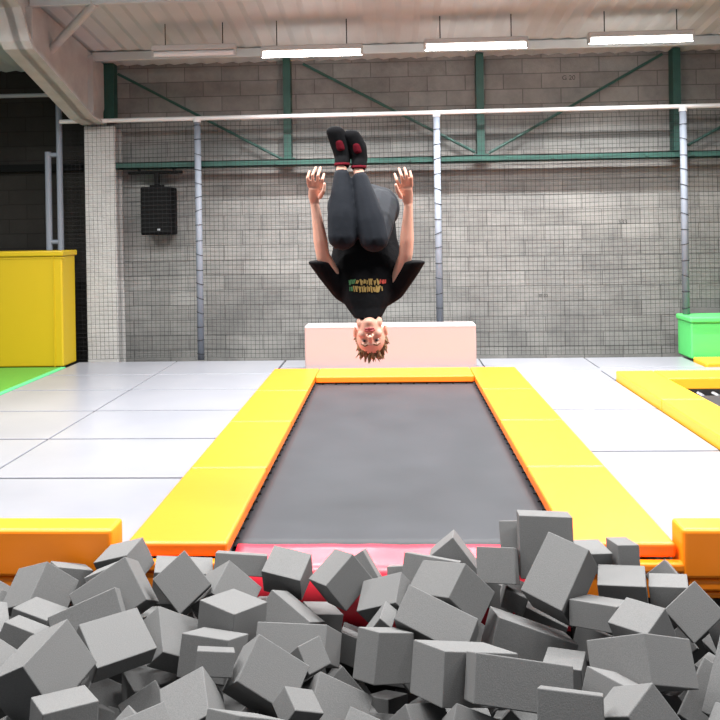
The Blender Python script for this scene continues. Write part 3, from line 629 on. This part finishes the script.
kneeL, kneeR = J(342.5, 237, 4.03), J(374, 239, 4.03)
ankL, ankR = J(341.5, 168, 4.10), J(358.5, 171, 4.11)
shL, shR = J(341, 291, 4.28), J(395, 291, 4.28)
elL, elR = J(323, 256, 4.20), J(406, 254, 4.20)
wrL, wrR = J(315, 205, 4.14), J(408.5, 206, 4.14)
# head axes: crown points down and away, face looks at the camera and slightly down
hu = Vector((.06, .30, -.95)).normalized(); hf = Vector((.02, -.95, -.30)); hf = (hf-hu*hf.dot(hu)).normalized(); hx = hu.cross(hf).normalized()
HA = Matrix((hx, hf, hu)).transposed()         # columns: side, face, crown
hc = J(370.5, 333.5, 4.21)
HS = 1.13
def hp(x, y, z): return hc + HA @ Vector((x, y, z))*HS
bm = bmesh.new()
ell(bm, hp(0, -.012, .025), (.074, .088, .085), HA, 3)                # cranium
chain(bm, [(hp(0, .015, -.015), (.064, .062, .06)), (hp(0, .040, -.075), (.036, .034, .030))], HA)   # face to jaw
ell(bm, hp(0, .056, -.088), (.022, .018, .017), HA)                    # chin
for s in (-1, 1):
    ell(bm, hp(s*.038, .050, -.022), (.024, .022, .022), HA)           # cheekbone
    ell(bm, hp(s*.046, .012, -.066), (.020, .030, .026), HA)           # jaw angle
    ell(bm, hp(s*.077, -.010, -.010), (.010, .020, .031), HA)          # ear
    ell(bm, hp(s*.081, -.016, .008), (.008, .016, .014), HA)
ell(bm, hp(0, .066, .024), (.048, .016, .012), HA)                     # brow ridge
chain(bm, [(hp(0, .074, .008), .009), (hp(0, .094, -.026), (.013, .012, .011))], HA)   # nose
for s in (-1, 1): ell(bm, hp(s*.012, .084, -.029), (.009, .010, .008), HA)
ell(bm, hp(0, .068, -.055), (.026, .012, .016), HA)                    # mouth mound
chain(bm, [(hp(0, -.020, -.055), (.055, .055, .05)), (neck, (.056, .056, .05)), (chest, (.10, .075, .08))], None)
# torso (kept inside the shirt)
chain(bm, [(J(367, 296, 4.30), (.145, .088, .06)), (J(367, 270, 4.33), (.145, .095, .08)), (belly, (.125, .085, .08)), (pelv, (.150, .105, .095))])
for hip, kn, an in ((hipL, kneeL, ankL), (hipR, kneeR, ankR)):
    chain(bm, [(hip, .082), (hip.lerp(kn, .5), .072), (kn, .050), (kn.lerp(an, .32), .050), (kn.lerp(an, .7), .036), (an, .030)])
# feet: instep towards the camera, toes up
feet = []
for an, h, m_, t in ((ankL, J(343, 157, 4.13), J(340, 144, 4.11), J(335.5, 132, 4.09)), (ankR, J(359.5, 159, 4.14), J(357, 147, 4.12), J(351, 135.5, 4.10))):
    feet.append((an, h, m_, t))
    chain(bm, [(an, .030), (h, (.032, .036, .032)), (m_, (.038, .026, .030)), (t, (.040, .016, .022))])
# arms
for sh, el, wr in ((shL, elL, wrL), (shR, elR, wrR)):
    chain(bm, [(sh, .050), (sh.lerp(el, .5), .045), (el, .040), (el.lerp(wr, .3), .041), (el.lerp(wr, .75), .030), (wr, .025)])
def hand(wr, tips, thumb, palm_c, rot):
    chain(bm, [(wr, (.024, .018, .020)), (palm_c[0], (.033, .015, .026))])
    chain(bm, [(palm_c[0], (.033, .015, .026)), (palm_c[1], (.038, .013, .016))])
    for base, mid, tip in tips:
        chain(bm, [(base, .0105), (mid, .0095), (tip, .0078)])
    chain(bm, [(thumb[0], .013), (thumb[1], .0115), (thumb[2], .009)])
hand(wrL, [(J(309, 186, 4.10), J(307.5, 178, 4.075), J(309.5, 171.5, 4.085)), (J(313, 185, 4.095), J(312.5, 175, 4.06), J(316, 167.5, 4.075)), (J(317.3, 185.5, 4.095), J(318, 175.5, 4.06), J(320.5, 167.5, 4.08)), (J(321, 187, 4.10), J(322.5, 179.5, 4.07), J(324, 174, 4.085))],
     (J(320, 197, 4.09), J(323.5, 191, 4.05), J(324.5, 184, 4.04)), (J(314, 197, 4.12), J(315, 189, 4.10)), 0)
hand(wrR, [(J(411.5, 186, 4.10), J(411.5, 177.5, 4.075), J(410, 171.5, 4.085)), (J(407.5, 185, 4.095), J(406.5, 175, 4.06), J(404.5, 168, 4.075)), (J(403.3, 185.5, 4.095), J(401.5, 175.5, 4.06), J(398.8, 168.5, 4.08)), (J(399.5, 188, 4.10), J(396.8, 180, 4.07), J(394.6, 174, 4.085))],
     (J(401, 197, 4.09), J(397.8, 191, 4.05), J(395.8, 185, 4.035)), (J(407.3, 197, 4.12), J(406, 189, 4.10)), 0)
body = skinned('body', bm, MAT['skin'], person, .0042, 3)
# leggings: seat, thighs and shins
bm = bmesh.new()
chain(bm, [(J(366, 226, 4.42), (.165, .115, .07)), (pelv, (.192, .135, .11)), (J(362, 200, 4.47), (.175, .120, .105))])
for s, hip in ((-1, hipL), (1, hipR)): ell(bm, hip + Vector((s*.015, .06, .0)), (.115, .115, .13), None, 3)
for hip, kn, an in ((hipL, kneeL, ankL), (hipR, kneeR, ankR)):
    chain(bm, [(hip, .118), (hip.lerp(kn, .5), .104), (kn, (.082, .066, .074)), (kn.lerp(an, .28), (.084, .074, .08)), (kn.lerp(an, .62), .064), (an.lerp(kn, .12), .046)])
skinned('leggings', bm, MAT['legging'], person, .006, 5)
# t-shirt: baggy body and flared sleeves
bm = bmesh.new()
chain(bm, [(J(368, 317.5, 4.22), (.080, .085, .008)), (J(367, 307, 4.26), (.120, .10, .03)), (J(367, 290, 4.29), (.180, .112, .06)), (J(367, 270, 4.32), (.225, .120, .06)), (J(367, 262, 4.33), (.225, .112, .02)), (J(366, 238, 4.37), (.190, .118, .06)), (J(366, 222, 4.41), (.182, .132, .05))])
for sh, el, hm in ((shL, elL, J(320.5, 262, 4.225)), (shR, elR, J(413, 262, 4.225))):
    chain(bm, [(sh.lerp(neck, .35), .05), (sh, .055), (sh.lerp(hm, .6), (.066, .066, .05)), (hm, (.074, .068, .012))])
shirt = skinned('t_shirt', bm, MAT['shirt'], person, .006, 4)
# print on the chest: broken gold strokes with green and red ends
pr = bmesh.new(); dgp = bpy.context.evaluated_depsgraph_get(); dgp.update()
def on_shirt(u, v):
    p = at(u, v, 3.6); d = (at(u, v, 5.0)-p).normalized(); inv = shirt.matrix_world.inverted()
    ok, loc, nrm, _ = shirt.ray_cast(inv @ p, (inv.to_3x3() @ d).normalized())
    return (shirt.matrix_world @ loc - d*.004) if ok else None
rnd = random.Random(5)
for row, (v0, v1) in enumerate(((279.5, 284.5), (286, 292))):
    u = 349.5 if row else 348.5
    while u < (382 if row else 385):
        wd = rnd.uniform(.8, 1.7); sl = rnd.uniform(-1.6, 1.6); a, b = v0+rnd.uniform(-.8, 1.2), v1+rnd.uniform(-1.2, .8)
        q = [on_shirt(u, a), on_shirt(u+wd, a), on_shirt(u+wd+sl, b), on_shirt(u+sl, b)]
        if all(q):
            vs = [pr.verts.new(x) for x in q]; f = pr.faces.new(vs)
            t = (u-348)/37; f.material_index = 1 if t < .22-.1*row else (2 if t > .86 and not row else 0)
        u += wd + rnd.uniform(.1, .7)
r = bmesh.ops.extrude_face_region(pr, geom=pr.faces[:])
for v in [e for e in r['geom'] if isinstance(e, bmesh.types.BMVert)]: v.co += Vector((0, .003, 0))
bmesh.ops.recalc_face_normals(pr, faces=pr.faces[:])
tag(link('shirt_print', pr, [MAT['ink_gold'], MAT['ink_green'], MAT['ink_red']], shirt), 'gold, green and red chest print')
# socks
for an, h, m_, t in feet:
    bm = bmesh.new()
    chain(bm, [(an.lerp(h, .45), .044), (h, (.048, .050, .040)), (m_, (.056, .038, .040)), (t, (.054, .028, .034))])
    sk = skinned('sock', bm, MAT['sock'], person, .005, 3)
    bm = bmesh.new(); c = h.lerp(m_, .75); chain(bm, [(h.lerp(m_, .55) + Vector((0, -.008, 0)), (.034, .043, .020)), (m_.lerp(t, .15) + Vector((0, -.004, 0)), (.034, .037, .020))]); tag(skinned('instep_panel', bm, MAT['sock_red'], sk, .005, 3), 'dark red instep panel')
    bm = bmesh.new(); hull(bm, an.lerp(h, .25), (.046, .046, .006), an.lerp(h, .42), (.046, .046, .006)); tag(skinned('cuff_band', bm, MAT['sock_red'], sk, .004, 2), 'red cuff band')
# face details
for s in (-1, 1):
    bm = bmesh.new(); ell(bm, hp(s*.030, .062, .006), (.0125, .0115, .0055), HA, 3); e = link('eye', bm, MAT['eye_white'], person, smooth=True)
    bm = bmesh.new(); ell(bm, hp(s*.030, .0715, .005), (.006, .004, .006), HA); link('iris', bm, MAT['iris'], e, smooth=True)
    bm = bmesh.new(); chain(bm, [(hp(s*.016, .081, .022), .0045), (hp(s*.030, .080, .027), .005), (hp(s*.046, .068, .022), .0035)]); link('eyebrow', bm, MAT['brow'], person, smooth=True)
bm = bmesh.new(); chain(bm, [(hp(-.024, .072, -.052), .005), (hp(-.008, .080, -.050), .0065), (hp(.008, .080, -.050), .0065), (hp(.024, .072, -.052), .005)]); chain(bm, [(hp(-.020, .071, -.060), .005), (hp(0, .079, -.063), .0075), (hp(.020, .071, -.060), .005)])
link('lips', bm, MAT['lip'], person, smooth=True)
bm = bmesh.new()
for s in (-1, 1): ell(bm, hp(s*.0075, .0915, -.0355), (.0045, .0050, .0036), HA)
link('nostrils', bm, MAT['nostril'], person, smooth=True)
# hair: a cap of tapered locks hanging towards the floor
bm = bmesh.new(); rh = random.Random(3)
ell(bm, hp(0, -.022, .036), (.077, .083, .078), HA, 3)
for i in range(230):
    th = rh.uniform(0, 2*PI); ph = math.acos(rh.uniform(-.15, 1.0))
    n = Vector((math.sin(ph)*math.cos(th), math.sin(ph)*math.sin(th), math.cos(ph)))
    if n.y > .40 and n.z < .32: continue
    b = hp(n.x*.073, -.022+n.y*.080, .036+n.z*.074); d = (HA @ n*.55 *.6 + Vector((rh.uniform(-.25, .25)-n.x*.25, rh.uniform(-.25, .2), -1.0))).normalized()
    L = rh.uniform(.02, .06)*(1.0 if n.z > .45 else .6); r0 = rh.uniform(.007, .013)
    k = Vector((rh.uniform(-.3, .3), rh.uniform(-.3, .3), 0))*L
    tube(bm, [b-d*.01, b+d*L*.5+k*.4, b+d*L+k], [r0, r0*.75, .0012], 6)
link('hair', bm, MAT['hair'], person, smooth=True)


# ------------------------------------------------------------------ daylight and view
w = bpy.data.worlds.new('world'); scene.world = w; w.use_nodes = True
bg = w.node_tree.nodes['Background']; bg.inputs['Color'].default_value = (.93, .96, 1.0, 1); bg.inputs['Strength'].default_value = WORLD
scene.view_settings.view_transform = 'Standard'; scene.view_settings.look = 'None'
scene.view_settings.exposure = EXPOSURE; scene.view_settings.gamma = 1; scene.view_settings.use_curve_mapping = False
